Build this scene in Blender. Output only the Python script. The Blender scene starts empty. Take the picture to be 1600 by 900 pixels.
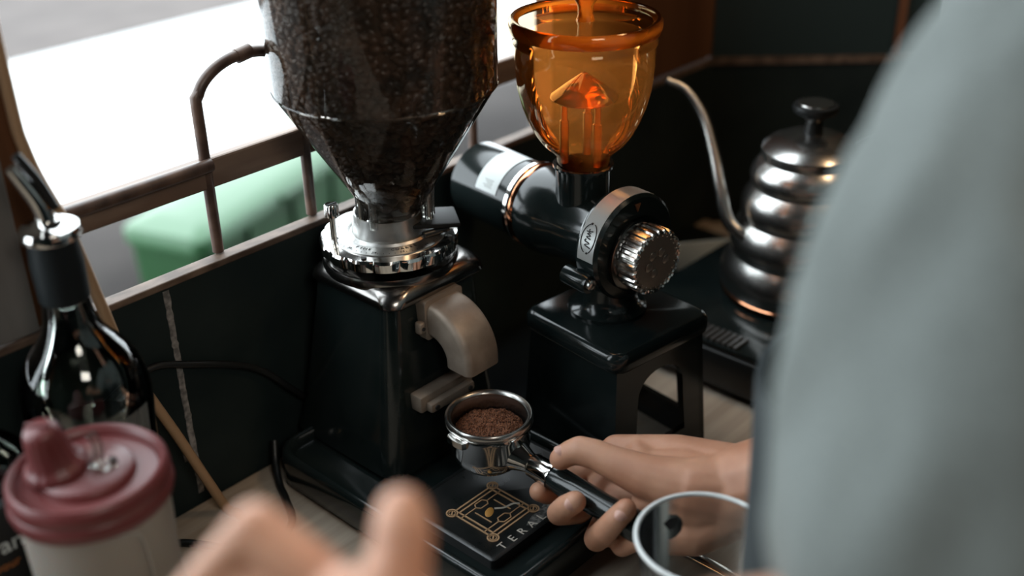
import bpy, bmesh, math, random
from mathutils import Vector, Matrix, noise
random.seed(3)
SC = bpy.context.scene
COL = SC.collection
PI = math.pi

# ---------------------------------------------------------------- camera
cam_data = bpy.data.cameras.new('camera'); cam = bpy.data.objects.new('camera', cam_data); COL.objects.link(cam)
_p, _r, _a = math.radians(28), math.radians(-1.0), math.radians(42.7)
_h = Vector((math.cos(_a), math.sin(_a), 0)); _r0 = Vector((math.sin(_a), -math.cos(_a), 0)); _z = Vector((0, 0, 1))
_fw = math.cos(_p)*_h - math.sin(_p)*_z; _u0 = math.sin(_p)*_h + math.cos(_p)*_z
_rt = math.cos(_r)*_r0 + math.sin(_r)*_u0; _up = math.cos(_r)*_u0 - math.sin(_r)*_r0
M3 = Matrix((_rt, _up, -_fw)).transposed()
cam.matrix_world = Matrix.Translation((0, 0, .62)) @ M3.to_4x4()
cam_data.sensor_width = 36; cam_data.lens = 40.5; cam_data.clip_start = .02
cam_data.dof.use_dof = True; cam_data.dof.focus_distance = .915; cam_data.dof.aperture_fstop = 2.3
SC.camera = cam

# ---------------------------------------------------------------- light
W = bpy.data.worlds.new('overcast_sky'); SC.world = W; W.use_nodes = True
bg = W.node_tree.nodes['Background']; bg.inputs[0].default_value = (.86, .95, 1, 1); bg.inputs[1].default_value = 6.0
SC.view_settings.view_transform = 'Standard'; SC.view_settings.look = 'None'
SC.view_settings.gamma = 1; SC.view_settings.exposure = 0.12; SC.view_settings.use_curve_mapping = False
SC.cycles.use_denoising = True
SC.cycles.max_bounces = 10; SC.cycles.transparent_max_bounces = 24; SC.cycles.caustics_reflective = False
def area(name, loc, target, size, power, color=(1, 1, 1), sy=None):
    l = bpy.data.lights.new(name, 'AREA'); l.energy = power; l.color = color; l.size = size
    if sy: l.shape = 'RECTANGLE'; l.size_y = sy
    o = bpy.data.objects.new(name, l); COL.objects.link(o); o.location = loc
    o.rotation_euler = (Vector(target) - Vector(loc)).to_track_quat('-Z', 'Y').to_euler(); return o
for i_, (px_, sx_) in enumerate(((-.08, .62), (.59, .53))):
    o_ = area('window_portal', (px_, .77, .78), (px_, 0, .78), sx_, 1, (1, 1, 1), 1.12); o_.data.cycles.is_portal = True
area('room_fill_light', (-.15, -.85, 1.44), (.6, .4, .05), .55, 12, (1, .93, .84))  # added fill from the camera side, lifts the dark beans and metal
area('ceiling_lamp_light', (1.0, -.35, 1.40), (.7, .45, .1), .22, 4.0, (1, .66, .38))

# ---------------------------------------------------------------- materials
MATS = {}
def principled(name, color, rough=.5, metal=0, coat=0, trans=0, ior=1.45, spec=.5):
    if name in MATS: return MATS[name]
    m = bpy.data.materials.new(name); m.use_nodes = True; b = m.node_tree.nodes['Principled BSDF']
    b.inputs['Base Color'].default_value = (*color, 1); b.inputs['Roughness'].default_value = rough
    b.inputs['Metallic'].default_value = metal; b.inputs['Coat Weight'].default_value = coat
    b.inputs['Transmission Weight'].default_value = trans; b.inputs['IOR'].default_value = ior
    b.inputs['Specular IOR Level'].default_value = spec
    MATS[name] = m; return m
def grain(m, c1, c2, scale=(8, 8, 8), detail=6, rough=None, bump=0, nscale=1.0, lo=.35, hi=.65):
    nt = m.node_tree; b = nt.nodes['Principled BSDF']
    tc = nt.nodes.new('ShaderNodeTexCoord'); mp = nt.nodes.new('ShaderNodeMapping'); mp.inputs['Scale'].default_value = scale
    nz = nt.nodes.new('ShaderNodeTexNoise'); nz.inputs['Scale'].default_value = nscale; nz.inputs['Detail'].default_value = detail
    cr = nt.nodes.new('ShaderNodeValToRGB'); cr.color_ramp.elements[0].color = (*c1, 1); cr.color_ramp.elements[1].color = (*c2, 1)
    cr.color_ramp.elements[0].position = lo; cr.color_ramp.elements[1].position = hi
    L = nt.links
    L.new(tc.outputs['Object'], mp.inputs[0]); L.new(mp.outputs[0], nz.inputs['Vector']); L.new(nz.outputs[0], cr.inputs[0]); L.new(cr.outputs[0], b.inputs['Base Color'])
    if rough:
        mr = nt.nodes.new('ShaderNodeMapRange'); mr.inputs[3].default_value = rough[0]; mr.inputs[4].default_value = rough[1]
        L.new(nz.outputs[0], mr.inputs[0]); L.new(mr.outputs[0], b.inputs['Roughness'])
    if bump:
        bp = nt.nodes.new('ShaderNodeBump'); bp.inputs['Strength'].default_value = bump; bp.inputs['Distance'].default_value = .001
        L.new(nz.outputs[0], bp.inputs['Height']); L.new(bp.outputs[0], b.inputs['Normal'])
    return m
def thin_glass(name, tint, ior=1.45, rough=.02, gcol=(1, 1, 1), haze=0, hazecol=(.5, .5, .5), glow='Diffuse'):
    m = bpy.data.materials.new(name); m.use_nodes = True; nt = m.node_tree; nt.nodes.clear()
    out = nt.nodes.new('ShaderNodeOutputMaterial'); tr = nt.nodes.new('ShaderNodeBsdfTransparent'); gl = nt.nodes.new('ShaderNodeBsdfGlossy')
    fr = nt.nodes.new('ShaderNodeFresnel'); mx = nt.nodes.new('ShaderNodeMixShader')
    tr.inputs[0].default_value = (*tint, 1); gl.inputs[0].default_value = (*gcol, 1); gl.inputs['Roughness'].default_value = rough; fr.inputs[0].default_value = ior
    L = nt.links; L.new(fr.outputs[0], mx.inputs[0]); L.new(gl.outputs[0], mx.inputs[2])
    if haze:
        df = nt.nodes.new('ShaderNodeBsdf'+glow); df.inputs[0].default_value = (*hazecol, 1); m2 = nt.nodes.new('ShaderNodeMixShader')
        m2.inputs[0].default_value = haze; L.new(tr.outputs[0], m2.inputs[1]); L.new(df.outputs[0], m2.inputs[2]); L.new(m2.outputs[0], mx.inputs[1])
    else: L.new(tr.outputs[0], mx.inputs[1])
    L.new(mx.outputs[0], out.inputs[0]); MATS[name] = m; return m

BLACK = principled('black_gloss', (.009, .011, .011), .12, spec=.5)
grain(BLACK, (.007, .0115, .0115), (.012, .0165, .016), (30, 30, 30), rough=(.08, .2))
BLACKP = principled('black_plastic', (.012, .013, .013), .35)
BLACKR = principled('black_rubber', (.006, .009, .010), .5, spec=.25)
CHROME = principled('chrome', (.62, .61, .59), .1, 1)
STEEL = principled('brushed_steel', (.42, .41, .39), .26, 1)
KSTEEL = principled('satin_steel', (.50, .49, .47), .27, 1)
CAPM = principled('cap_metal', (.21, .20, .19), .2, 1)
DIAL = grain(principled('dial_silver', (.5, .5, .48), .3, 1), (.42, .42, .41), (.6, .6, .58), (60, 60, 60), rough=(.22, .4))
CAST = grain(principled('cast_grey', (.34, .29, .25), .45, .35), (.25, .205, .168), (.34, .285, .235), (60, 60, 60), rough=(.4, .55), bump=.15)
COPPER = principled('copper_ring', (.7, .3, .16), .12, 1)
GUN = principled('dark_chrome', (.16, .15, .14), .16, 1)
GOLD = principled('logo_gold', (.42, .26, .14), .5)
LETTER = principled('letter_pale', (.48, .44, .38), .5)
INK = principled('ink', (.02, .02, .02), .5)
WHITEL = principled('label_white', (.62, .66, .65), .4)
SILVERL = principled('label_silver', (.5, .52, .51), .3, .4)
GLASS = thin_glass('hopper_glass', (.8, .78, .75), 1.35, .03, haze=.03, hazecol=(.3, .22, .16))
CLEAR = thin_glass('clear_plastic', (.9, .9, .88), 1.45, .05, haze=.06, hazecol=(.5, .5, .48))
BOTTLE = thin_glass('bottle_glass', (.86, .89, .86), 1.5, .02)
AMBER = thin_glass('amber_plastic', (1, .68, .38), 1.35, .04, (1, .82, .6), haze=.16, hazecol=(1, .46, .12), glow='Translucent')
AMBER2 = thin_glass('amber_thick', (.96, .52, .18), 1.6, .08, (1, .8, .55), haze=.30, hazecol=(1, .42, .08), glow='Translucent')
BEAN = principled('bean', (.04, .022, .014), .38)
grain(BEAN, (.014, .009, .006), (.095, .048, .028), (45, 45, 45), detail=2)
GROUNDS = grain(principled('ground_coffee', (.05, .02, .01), .95), (.035, .014, .007), (.24, .09, .04), (900, 900, 900), detail=5, bump=1.0)
WOOD = grain(principled('counter_wood', (.3, .25, .2), .5), (.30, .245, .19), (.44, .375, .30), (5, 60, 5), detail=8, rough=(.4, .6), bump=.1)
PANEL = grain(principled('black_panel', (.012, .014, .014), .6, spec=.2), (.008, .0135, .0135), (.014, .021, .020), (14, 14, 14), rough=(.5, .75), bump=.2)
EDGE = grain(principled('worn_brown_edge', (.14, .085, .055), .6), (.06, .035, .022), (.15, .10, .07), (40, 90, 90), bump=.2)
CHALK = grain(principled('chalk', (.2, .19, .18), .9), (.10, .095, .09), (.28, .265, .25), (180, 180, 180))
IRON = grain(principled('brown_iron', (.07, .04, .03), .38), (.05, .028, .02), (.11, .065, .045), (60, 60, 60), rough=(.3, .5))
RAILW = grain(principled('rail_wood', (.2, .13, .09), .45), (.13, .08, .055), (.24, .165, .12), (8, 50, 50), rough=(.35, .6))
BROWNW = grain(principled('brown_wall', (.07, .035, .018), .7, spec=.15), (.085, .036, .016), (.125, .055, .026), (30, 30, 3))
TEAL = principled('dark_teal_wall', (.012, .024, .024), .55)
RUSTB = principled('rust_batten', (.13, .05, .022), .5)
PALEJ = grain(principled('pale_jamb', (.3, .29, .27), .5), (.12, .115, .105), (.22, .21, .20), (20, 20, 4))
CEIL = principled('dark_ceiling', (.03, .032, .032), .8)
CONC = grain(principled('pavement', (.1, .09, .08), .85), (.038, .029, .026), (.062, .050, .045), (5, 5, 5), detail=10)
WHITE = principled('white_cloth', (.5, .51, .51), .7)
GREEN = principled('green_plastic', (.016, .058, .021), .4)
SKIN = grain(principled('skin', (.5, .27, .18), .48), (.43, .205, .125), (.56, .30, .195), (26, 26, 26), detail=4, bump=.25)
_b = SKIN.node_tree.nodes['Principled BSDF']; _b.inputs['Subsurface Weight'].default_value = .12; _b.inputs['Subsurface Radius'].default_value = (.006, .002, .001); _b.inputs['Subsurface Scale'].default_value = 1
NAIL = principled('nail', (.60, .34, .27), .28)
SHIRT = grain(principled('grey_shirt', (.3, .33, .32), .9), (.115, .13, .123), (.15, .168, .16), (300, 300, 300))
APRON = principled('charcoal_apron', (.022, .028, .03), .9)
HAIR = principled('black_hair', (.01, .008, .007), .5)
TROUS = principled('dark_trousers', (.02, .02, .025), .9)
RED = grain(principled('dusty_red', (.12, .028, .028), .35), (.105, .024, .024), (.135, .031, .031), (20, 20, 20), rough=(.32, .45))
MILKY = principled('milky_plastic', (.28, .25, .22), .45, trans=0.0); MILKY.node_tree.nodes['Principled BSDF'].inputs['Subsurface Weight'].default_value = .2
SYRUP = principled('dark_syrup', (.012, .012, .010), .15)
TAN = principled('tan_cable', (.36, .22, .12), .45)
CABLE = principled('black_cable', (.008, .009, .009), .4)
BOXM = principled('box_black', (.010, .010, .010), .4)
ORANGE = principled('orange_ink', (.35, .12, .03), .5)
LIP = principled('lip', (.35, .14, .11), .5)
EYE = principled('eye_white', (.7, .7, .7), .2)

# ---------------------------------------------------------------- helpers
def tag(o, label=None, cat=None, group=None, kind=None):
    for k, v in (('label', label), ('category', cat), ('group', group), ('kind', kind)):
        if v: o[k] = v
    return o
def thing(name, label, cat, loc=(0, 0, 0), rotz=0, group=None):
    o = bpy.data.objects.new(name, None); COL.objects.link(o); o.location = loc; o.rotation_euler = (0, 0, rotz)
    o.empty_display_size = .02; return tag(o, label, cat, group)
def link(name, bm, mat, parent=None, smooth=True, ang=40, off=(0, 0, 0)):
    me = bpy.data.meshes.new(name)
    if off != (0, 0, 0): bmesh.ops.translate(bm, vec=[-c for c in off], verts=bm.verts)
    bmesh.ops.recalc_face_normals(bm, faces=bm.faces); bm.to_mesh(me); bm.free()
    if mat: me.materials.append(mat)
    if smooth:
        me.shade_smooth()
        me.set_sharp_from_angle(angle=math.radians(ang))
    o = bpy.data.objects.new(name, me); COL.objects.link(o); o.location = off
    if parent: o.parent = parent
    return o
def BM(): return bmesh.new()
def join(bm, other):
    me = bpy.data.meshes.new('t'); other.to_mesh(me); other.free(); bm.from_mesh(me); bpy.data.meshes.remove(me)
def box(bm, x0, x1, y0, y1, z0, z1, bev=0, seg=2, M=None):
    t = BM(); r = bmesh.ops.create_cube(t, size=1)
    for v in t.verts: v.co = Vector(((x0+x1)/2+v.co.x*(x1-x0), (y0+y1)/2+v.co.y*(y1-y0), (z0+z1)/2+v.co.z*(z1-z0)))
    if bev: bmesh.ops.bevel(t, geom=t.edges[:], offset=bev, segments=seg, affect='EDGES', profile=.5)
    if M: bmesh.ops.transform(t, matrix=M, verts=t.verts)
    join(bm, t); return bm
def lathe(bm, prof, n=64, c=(0, 0), closed=False, M=None, rf=None):
    t = BM(); rings = []
    for (r, z) in prof:
        if r < 1e-6: rings.append([t.verts.new((c[0], c[1], z))])
        else: rings.append([t.verts.new((c[0]+r*(rf(2*PI*i/n) if rf else 1)*math.cos(2*PI*i/n), c[1]+r*(rf(2*PI*i/n) if rf else 1)*math.sin(2*PI*i/n), z)) for i in range(n)])
    pairs = list(zip(rings, rings[1:])) + ([(rings[-1], rings[0])] if closed else [])
    for a, b in pairs:
        for i in range(n):
            j = (i+1) % n
            if len(a) == 1 and len(b) == 1: continue
            if len(a) == 1: t.faces.new((a[0], b[i], b[j]))
            elif len(b) == 1: t.faces.new((a[i], b[0], a[j]))
            else: t.faces.new((a[i], b[i], b[j], a[j]))
    if M: bmesh.ops.transform(t, matrix=M, verts=t.verts)
    join(bm, t); return bm
def smooth_path(pts, sub=8):
    P = [Vector(p) for p in pts]; out = []
    for i in range(len(P)-1):
        p0 = P[i-1] if i else P[0]*2-P[1]; p1, p2 = P[i], P[i+1]; p3 = P[i+2] if i+2 < len(P) else P[-1]*2-P[-2]
        for k in range(sub):
            t = k/sub; out.append(.5*((2*p1)+(p2-p0)*t+(2*p0-5*p1+4*p2-p3)*t*t+(3*p1-p0-3*p2+p3)*t**3))
    out.append(P[-1]); return out
def tube(bm, pts, r, n=12, smooth=True, sub=8, caps=True, flat=None):
    t = BM(); P = smooth_path(pts, sub) if smooth else [Vector(p) for p in pts]
    up = Vector((0, 0, 1)); rings = []; prev = None
    for i, p in enumerate(P):
        d = (P[min(i+1, len(P)-1)]-P[max(i-1, 0)]).normalized()
        if prev is None:
            a = up if abs(d.z) < .9 else Vector((1, 0, 0)); u = d.cross(a).normalized()
        else: u = (prev - d*prev.dot(d)).normalized()
        prev = u; v = d.cross(u)
        rr = r(i/(len(P)-1)) if callable(r) else r; f = flat or 1
        rings.append([t.verts.new(p+rr*(math.cos(2*PI*k/n)*u+f*math.sin(2*PI*k/n)*v)) for k in range(n)])
    for a, b in zip(rings, rings[1:]):
        for k in range(n): t.faces.new((a[k], a[(k+1) % n], b[(k+1) % n], b[k]))
    if caps: t.faces.new(rings[0]); t.faces.new(rings[-1])
    join(bm, t); return bm
def rrect(hx, hy, r, n=6, cx=0, cy=0):
    out = []
    for sx, sy, a0 in ((1, 1, 0), (-1, 1, PI/2), (-1, -1, PI), (1, -1, 3*PI/2)):
        for k in range(n+1):
            a = a0+PI/2*k/n; out.append((cx+sx*(hx-r)+r*math.cos(a), cy+sy*(hy-r)+r*math.sin(a)))
    return out
def loft(bm, sections, caps=True, M=None):
    t = BM(); R = [[t.verts.new(p) for p in s] for s in sections]; n = len(R[0])
    for a, b in zip(R, R[1:]):
        for k in range(n): t.faces.new((a[k], a[(k+1) % n], b[(k+1) % n], b[k]))
    if caps: t.faces.new(R[0]); t.faces.new(R[-1])
    if M: bmesh.ops.transform(t, matrix=M, verts=t.verts)
    join(bm, t); return bm
def sec(hx, hy, r, z, cx=0, cy=0, n=6): return [(x, y, z) for x, y in rrect(hx, hy, r, n, cx, cy)]
def ball(bm, c, r, sx=1, sy=1, sz=1, seg=16, M=None):
    t = BM(); bmesh.ops.create_uvsphere(t, u_segments=seg, v_segments=seg//2+2, radius=r)
    for v in t.verts: v.co = Vector((v.co.x*sx, v.co.y*sy, v.co.z*sz))
    if M: bmesh.ops.transform(t, matrix=M, verts=t.verts)
    bmesh.ops.translate(t, vec=c, verts=t.verts); join(bm, t); return bm
def text_bm(s, size, depth=.0004, M=None):
    c = bpy.data.curves.new('txt', 'FONT'); c.body = s; c.size = size; c.extrude = depth; c.align_x = 'CENTER'; c.align_y = 'CENTER'; c.resolution_u = 3
    o = bpy.data.objects.new('txt', c); COL.objects.link(o); dg = bpy.context.evaluated_depsgraph_get(); dg.update()
    me = bpy.data.meshes.new_from_object(o.evaluated_get(dg)); t = BM(); t.from_mesh(me)
    bpy.data.objects.remove(o); bpy.data.curves.remove(c); bpy.data.meshes.remove(me)
    if M: bmesh.ops.transform(t, matrix=M, verts=t.verts)
    return t
def RX(a): return Matrix.Rotation(a, 4, 'X')
def RY(a): return Matrix.Rotation(a, 4, 'Y')
def RZ(a): return Matrix.Rotation(a, 4, 'Z')
def T(*v): return Matrix.Translation(v)
def structure(name, bm, mat, smooth=False): return tag(link(name, bm, mat, smooth=smooth), kind='structure')

# ---------------------------------------------------------------- setting
structure('floor', box(BM(), -1.4, 2.6, -2.0, .76, -.95, -.9), CONC)
structure('ceiling', box(BM(), -1.4, 2.6, -2.0, .80, 1.5, 1.55), CEIL)
structure('wall_back', box(BM(), -1.4, 2.6, -2.05, -2.0, -.95, 1.5), TEAL)
wl = BM(); box(wl, -1.45, -1.4, -2.0, .76, -.95, 1.5); structure('wall_left', wl, TEAL)
ww = BM(); box(ww, -1.4, 1.16, .733, .745, -.95, .205); low = structure('wall_window', ww, PANEL)
link('brown_wall_panel', box(BM(), .865, 1.19, .737, .76, .213, 1.5), BROWNW, low, smooth=False)['label'] = 'dark brown wall panel right of the window'
ck = BM()
def streak(bm, x, z0, z1, w, n):
    t = BM(); rows = []
    for k in range(n+1):
        z = z0+(z1-z0)*k/n; a = w*(1+.35*noise.noise(Vector((k*.9, x*50, 0)))); o_ = .0006*noise.noise(Vector((k*.35, 4, x)))
        rows.append([t.verts.new((x+o_+dx_, y_, z)) for dx_, y_ in ((-a, .7332), (-a*.8, .7324), (a*.8, .7324), (a, .7332))])
    for a, b in zip(rows, rows[1:]):
        for q in range(3): t.faces.new((a[q], a[q+1], b[q+1], b[q]))
    join(bm, t)
streak(ck, .3985, .203, .008, .0030, 60); streak(ck, .3900, .070, .045, .0022, 10)
link('chalk_mark', ck, CHALK, low, smooth=False)['label'] = 'pale vertical chalk streak'
tr = structure('trim_1', box(BM(), -1.4, 1.158, .7315, .7455, .2045, .2105, .0012), EDGE)
structure('wall_light_stop', box(BM(), 2.56, 2.6, -2.0, .76, -.95, 1.5), TEAL)  # unseen wall added to stop sky light leaking in from the right
# right hand wall turning away from the corner
cx, cy = 1.156, .733; dx, dy = .672, -.740
def rw(u, v, z): return (cx+dx*u+(-dy)*v*1.0, cy+dy*u+dx*v, z)   # v: behind the wall face
def wallbox(bm, u0, u1, v0, v1, z0, z1):
    t = BM(); V = [t.verts.new(rw(u, v, z)) for z in (z0, z1) for u, v in ((u0, v0), (u1, v0), (u1, v1), (u0, v1))]
    for f in ((0, 1, 2, 3), (4, 5, 6, 7), (0, 1, 5, 4), (1, 2, 6, 5), (2, 3, 7, 6), (3, 0, 4, 7)): t.faces.new([V[i] for i in f])
    join(bm, t); return bm
wr = structure('wall_right', wallbox(BM(), 0, 2.0, 0, .02, -.95, .205), PANEL)
link('upper_panel', wallbox(BM(), 0, 2.0, .004, .03, .205, 1.5), TEAL, wr, smooth=False)
structure('trim_2', wallbox(BM(), -.004, 2.0, -.004, .012, .204, .2115), EDGE)
for u in (.215, .285, .42, .5):
    b = link('batten', wallbox(BM(), u, u+.010, -.002, .006, .212, 1.5), RUSTB if u in (.215, .42) else BROWNW, wr, smooth=False)

# window
win = structure('window_1', box(BM(), .279, .315, .738, .765, .2115, 1.5, .002), BROWNW)
link('pale_jamb_strip', box(BM(), .20, .2965, .732, .742, .2125, 1.5, .001), PALEJ, win, smooth=False)['label'] = 'pale grey jamb strip'
link('side_light_block', box(BM(), -1.4, -.40, .738, .765, .2115, 1.35), BROWNW, win, smooth=False)  # unseen panel added to cut window light on camera-facing sides
link('header', box(BM(), -1.4, .90, .738, .765, 1.35, 1.5, .001), BROWNW, win, smooth=False)
link('rail_board', box(BM(), .315, .866, .742, .752, .2665, .291, .002), RAILW, win, smooth=False)['label'] = 'flat brown board of the window rail'
link('rail_tube', tube(BM(), [(.315, .737, .2885), (.457, .737, .2885)], .0052, 16, smooth=False), IRON, win)['label'] = 'round dark tube of the rail'
arch = BM(); A = []
for k in range(6): A.append((.457, .745, .2115+k*.026))
for k in range(1, 12):
    a = PI - PI*k/12; A.append((.5052+.0482*math.cos(a), .745, .3325+.032*math.sin(a)))
for k in range(6): A.append((.5535, .745, .3325-k*.0242))
link('arched_bar', tube(arch, A, .0046, 14, sub=3), IRON, win)['label'] = 'bent iron bar with an arched top'
link('joint_collar', tube(BM(), [(.498, .745, .3635), (.511, .745, .3655)], .0058, 12, smooth=False), IRON, win)
for x0 in (.7552,):
    link('straight_bar', tube(BM(), [(x0, .745, .2115), (x0, .745, .2675)], .0046, 12, smooth=False), IRON, win)

# outside
structure('ground', box(BM(), -4, 9, .80, 9, -1.0, -.9), CONC)
t1 = thing('outdoor_table', 'long white table seen beyond the window rail', 'table', (2.6, 2.76, -.96+.0))
tb = BM(); box(tb, -2.6, 2.6, -.62, .56, .57, .60, .01); link('table_top', tb, WHITE, t1, smooth=False)
for sx in (-2.45, 0, 2.45):
    for sy in (-.52, .46): link('leg', box(BM(), sx-.03, sx+.03, sy-.03, sy+.03, .06, .57), WHITE, t1, smooth=False)
gb = thing('green_bin', 'green plastic bin with a paler lid on the pavement outside the window', 'bin', (1.03+.322*.943-.10*.33, 1.735+.322*.33+.10*.943, -.9), math.radians(19.5))
def shell(bm, hx, hy, r, z0, z1, th, tap=.86):
    S = [sec(hx*tap, hy*tap, r, z0), sec(hx, hy, r, z1), sec(hx-th, hy-th, r*.8, z1), sec(hx*tap-th, hy*tap-th, r*.8, z0+th)]
    return loft(bm, S)
link('bin_body', shell(BM(), .314, .092, .03, 0, .575, .008, .9), GREEN, gb)
rim = BM(); loft(rim, [sec(.312, .090, .03, .565), sec(.322, .100, .035, .567), sec(.322, .100, .035, .590), sec(.316, .094, .033, .598), sec(.26, .06, .03, .606)])
link('bin_lid', rim, principled('green_rim', (.026, .085, .034), .4), gb)
for sx in (-.16, 0, .16): link('rib', box(BM(), sx-.01, sx+.01, -.100, -.080, .06, .560), GREEN, gb, smooth=False)
link('lid_handle', box(BM(), -.06, .06, -.110, -.096, .570, .588, .003), GREEN, gb)

# counter
cnt = thing('counter_top', 'pale wooden counter top under the machines', 'counter', (0, 0, -.05))
def wood_top(bm): return box(bm, -1.2, 1.16, .25, .731, .01, .05, .003)
link('slab', wood_top(BM()), WOOD, cnt, smooth=False)
link('front_panel', box(BM(), -1.2, 1.16, .30, .32, -.85, .0105), BROWNW, cnt, smooth=False)
rp = BM(); t = BM(); V = [t.verts.new(p) for p in ((1.1605, .25, .01), (1.55, .25, .01), (1.1605, .715, .01), (1.1605, .25, .05), (1.55, .25, .05), (1.1605, .715, .05))]
for f in ((0, 1, 2), (3, 4, 5), (0, 1, 4, 3), (1, 2, 5, 4), (2, 0, 3, 5)): t.faces.new([V[i] for i in f])
join(rp, t); link('corner_slab', rp, WOOD, cnt, smooth=False)

# ---------------------------------------------------------------- grinder in front (tall, bean hopper full)
G1 = (.575, .662, 0)
g1 = thing('coffee_grinder', 'tall black coffee grinder with scalloped chrome dial and big clear hopper full of beans', 'grinder', G1)
body = BM(); S = []
for k in range(15):
    t = k/14; z = .028+.147*t
    hx = .0690-(.0690-.0515)*(t**.75); hy = .0680-(.0680-.0485)*(t**.75)
    S.append(sec(hx, hy, .017-.004*t, z, -.008*(1-t)-.001, .002-.020*0))
loft(body, S); link('body', body, BLACK, g1, ang=60)
# base tray with rolled rim
tray = BM()
tx, ty, hx, hy = -.0337, -.091, .0858, .139
loft(tray, [sec(hx-.004, hy-.004, .024, .0005, tx, ty), sec(hx, hy, .027, .006, tx, ty), sec(hx, hy, .027, .029, tx, ty), sec(hx-.0010, hy-.0010, .026, .0330, tx, ty), sec(hx-.0035, hy-.0035, .024, .0355, tx, ty), sec(hx-.006, hy-.006, .022, .0355, tx, ty),
            sec(hx-.0085, hy-.0085, .020, .0335, tx, ty), sec(hx-.010, hy-.010, .019, .0250, tx, ty), sec(hx-.012, hy-.012, .017, .024, tx, ty)])
link('base_tray', tray, BLACK, g1, ang=50)
mat_ = link('drip_mat', loft(BM(), [sec(.068, .050, .004, .0235, -.029, -.147), sec(.068, .050, .004, .0325, -.029, -.147), sec(.066, .048, .003, .0335, -.029, -.147), sec(.0645, .0465, .003, .0335, -.029, -.147), sec(.064, .046, .003, .0330, -.029, -.147)]),
     grain(principled('drip_mat_black', (.012, .012, .012), .3), (.009, .011, .011), (.014, .015, .015), (50, 50, 50), rough=(.15, .5)), g1)
mat_['label'] = 'black mat with gold printed emblem and lettering'
# grey patch at the mat's front corner: some wear, mostly sheen painted as colour
st = BM(); t = BM()
poly = [(.004, -.176), (.014, -.190), (.031, -.1905), (.033, -.172), (.026, -.158), (.010, -.157), (-.004, -.163), (-.022, -.1815), (-.040, -.184), (-.050, -.188), (-.044, -.194), (-.030, -.1955), (-.008, -.194)]
t.faces.new([t.verts.new((x, y, .03340)) for x, y in poly]); join(st, t)
# emblem
em = BM(); ZL = .0334
def seg2(bm, a, b, w=.0007, z=ZL):
    a = Vector((*a, 0)); b = Vector((*b, 0)); d = (b-a).normalized(); n = Vector((-d.y, d.x, 0))*w
    t = BM(); lo = [t.verts.new((p.x, p.y, z-.0004)) for p in (a-n, b-n, b+n, a+n)]; hi = [t.verts.new((v.co.x, v.co.y, z+.0002)) for v in lo]
    t.faces.new(hi)
    for i in range(4): t.faces.new((lo[i], lo[(i+1) % 4], hi[(i+1) % 4], hi[i]))
    join(bm, t)
ex, ey, es = -.0536, -.1559, .0235       # emblem centre relative to the grinder
cs = {(-1, 1): 0, (1, 1): 0, (1, -1): 0, (-1, -1): 0}
for (sx, sy) in cs:
    px, py = ex+sx*es, ey+sy*es*.95
    lathe(em, [(.0050, ZL-.0004), (.0050, ZL+.0002), (.0037, ZL+.0002), (.0037, ZL-.0004)], 28, (px, py))
    seg2(em, (px-.0018, py-.0012), (px+.0018, py+.0012), .0006)
    lathe(em, [(.0029, ZL-.0004), (.0029, ZL+.0002), (.0024, ZL+.0002), (.0024, ZL-.0004)], 20, (px, py))
k = es-.0045
for o_ in (0, .0042):
    q = es-o_
    seg2(em, (ex-k, ey+q*.95), (ex+k, ey+q*.95)); seg2(em, (ex-k, ey-q*.95), (ex+k, ey-q*.95))
    seg2(em, (ex-q, ey-k), (ex-q, ey+k)); seg2(em, (ex+q, ey-k), (ex+q, ey+k))
for sy in (1, -1):
    hxg = [(-.0065, 0), (-.004, .0035), (.004, .0035), (.0065, 0), (.004, -.0035), (-.004, -.0035)]
    H = [(ex+x, ey+sy*.0125+y) for x, y in hxg]
    for i in range(6): seg2(em, H[i], H[(i+1) % 6], .0005)
    seg2(em, (ex-.0065, ey+sy*.0125), (ex-es, ey+sy*.0125), .0005); seg2(em, (ex+.0065, ey+sy*.0125), (ex+es, ey+sy*.0125), .0005)
for sx in (-1, 1): seg2(em, (ex+sx*.011, ey-.009), (ex+sx*.011, ey+.009), .0005)
link('emblem', em, GOLD, mat_, smooth=False)['label'] = 'gold square emblem with round corners'
leaf = BM(); lathe(leaf, [(0, 0), (1, 0), (.8, .3), (0, .5)], 14, M=T(ex-.003, ey+.001, ZL-.0002) @ RZ(.5) @ Matrix.Diagonal((.0062, .0034, .0016, 1)))
link('centre_motif', leaf, principled('motif_ochre', (.45, .22, .05), .6), mat_)['label'] = 'ochre motif in the middle of the emblem'
sw = BM(); tube(sw, [(ex+.003, ey+.001, ZL), (ex+.009, ey-.004, ZL), (ex+.017, ey-.006, ZL), (ex+.021, ey-.010, ZL)], .0011, 8, flat=.4); link('motif_stem', sw, LETTER, mat_)
wt = BM()
for i, ch in enumerate('TERAL'):
    join(wt, text_bm(ch, .0105, .0002, T(-.0795+i*.0114, -.1905+.0001*i, ZL)))
link('lettering', wt, LETTER, mat_, smooth=False)
_st = link('wear_sheen_patch', st, grain(principled('wear_sheen_grey', (.05, .05, .048), .7), (.035, .037, .036), (.16, .155, .145), (320, 320, 320), detail=8, bump=.3, lo=.42, hi=.62), mat_, smooth=False)
_st['label'] = 'grey patch of wear and painted sheen'
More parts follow.
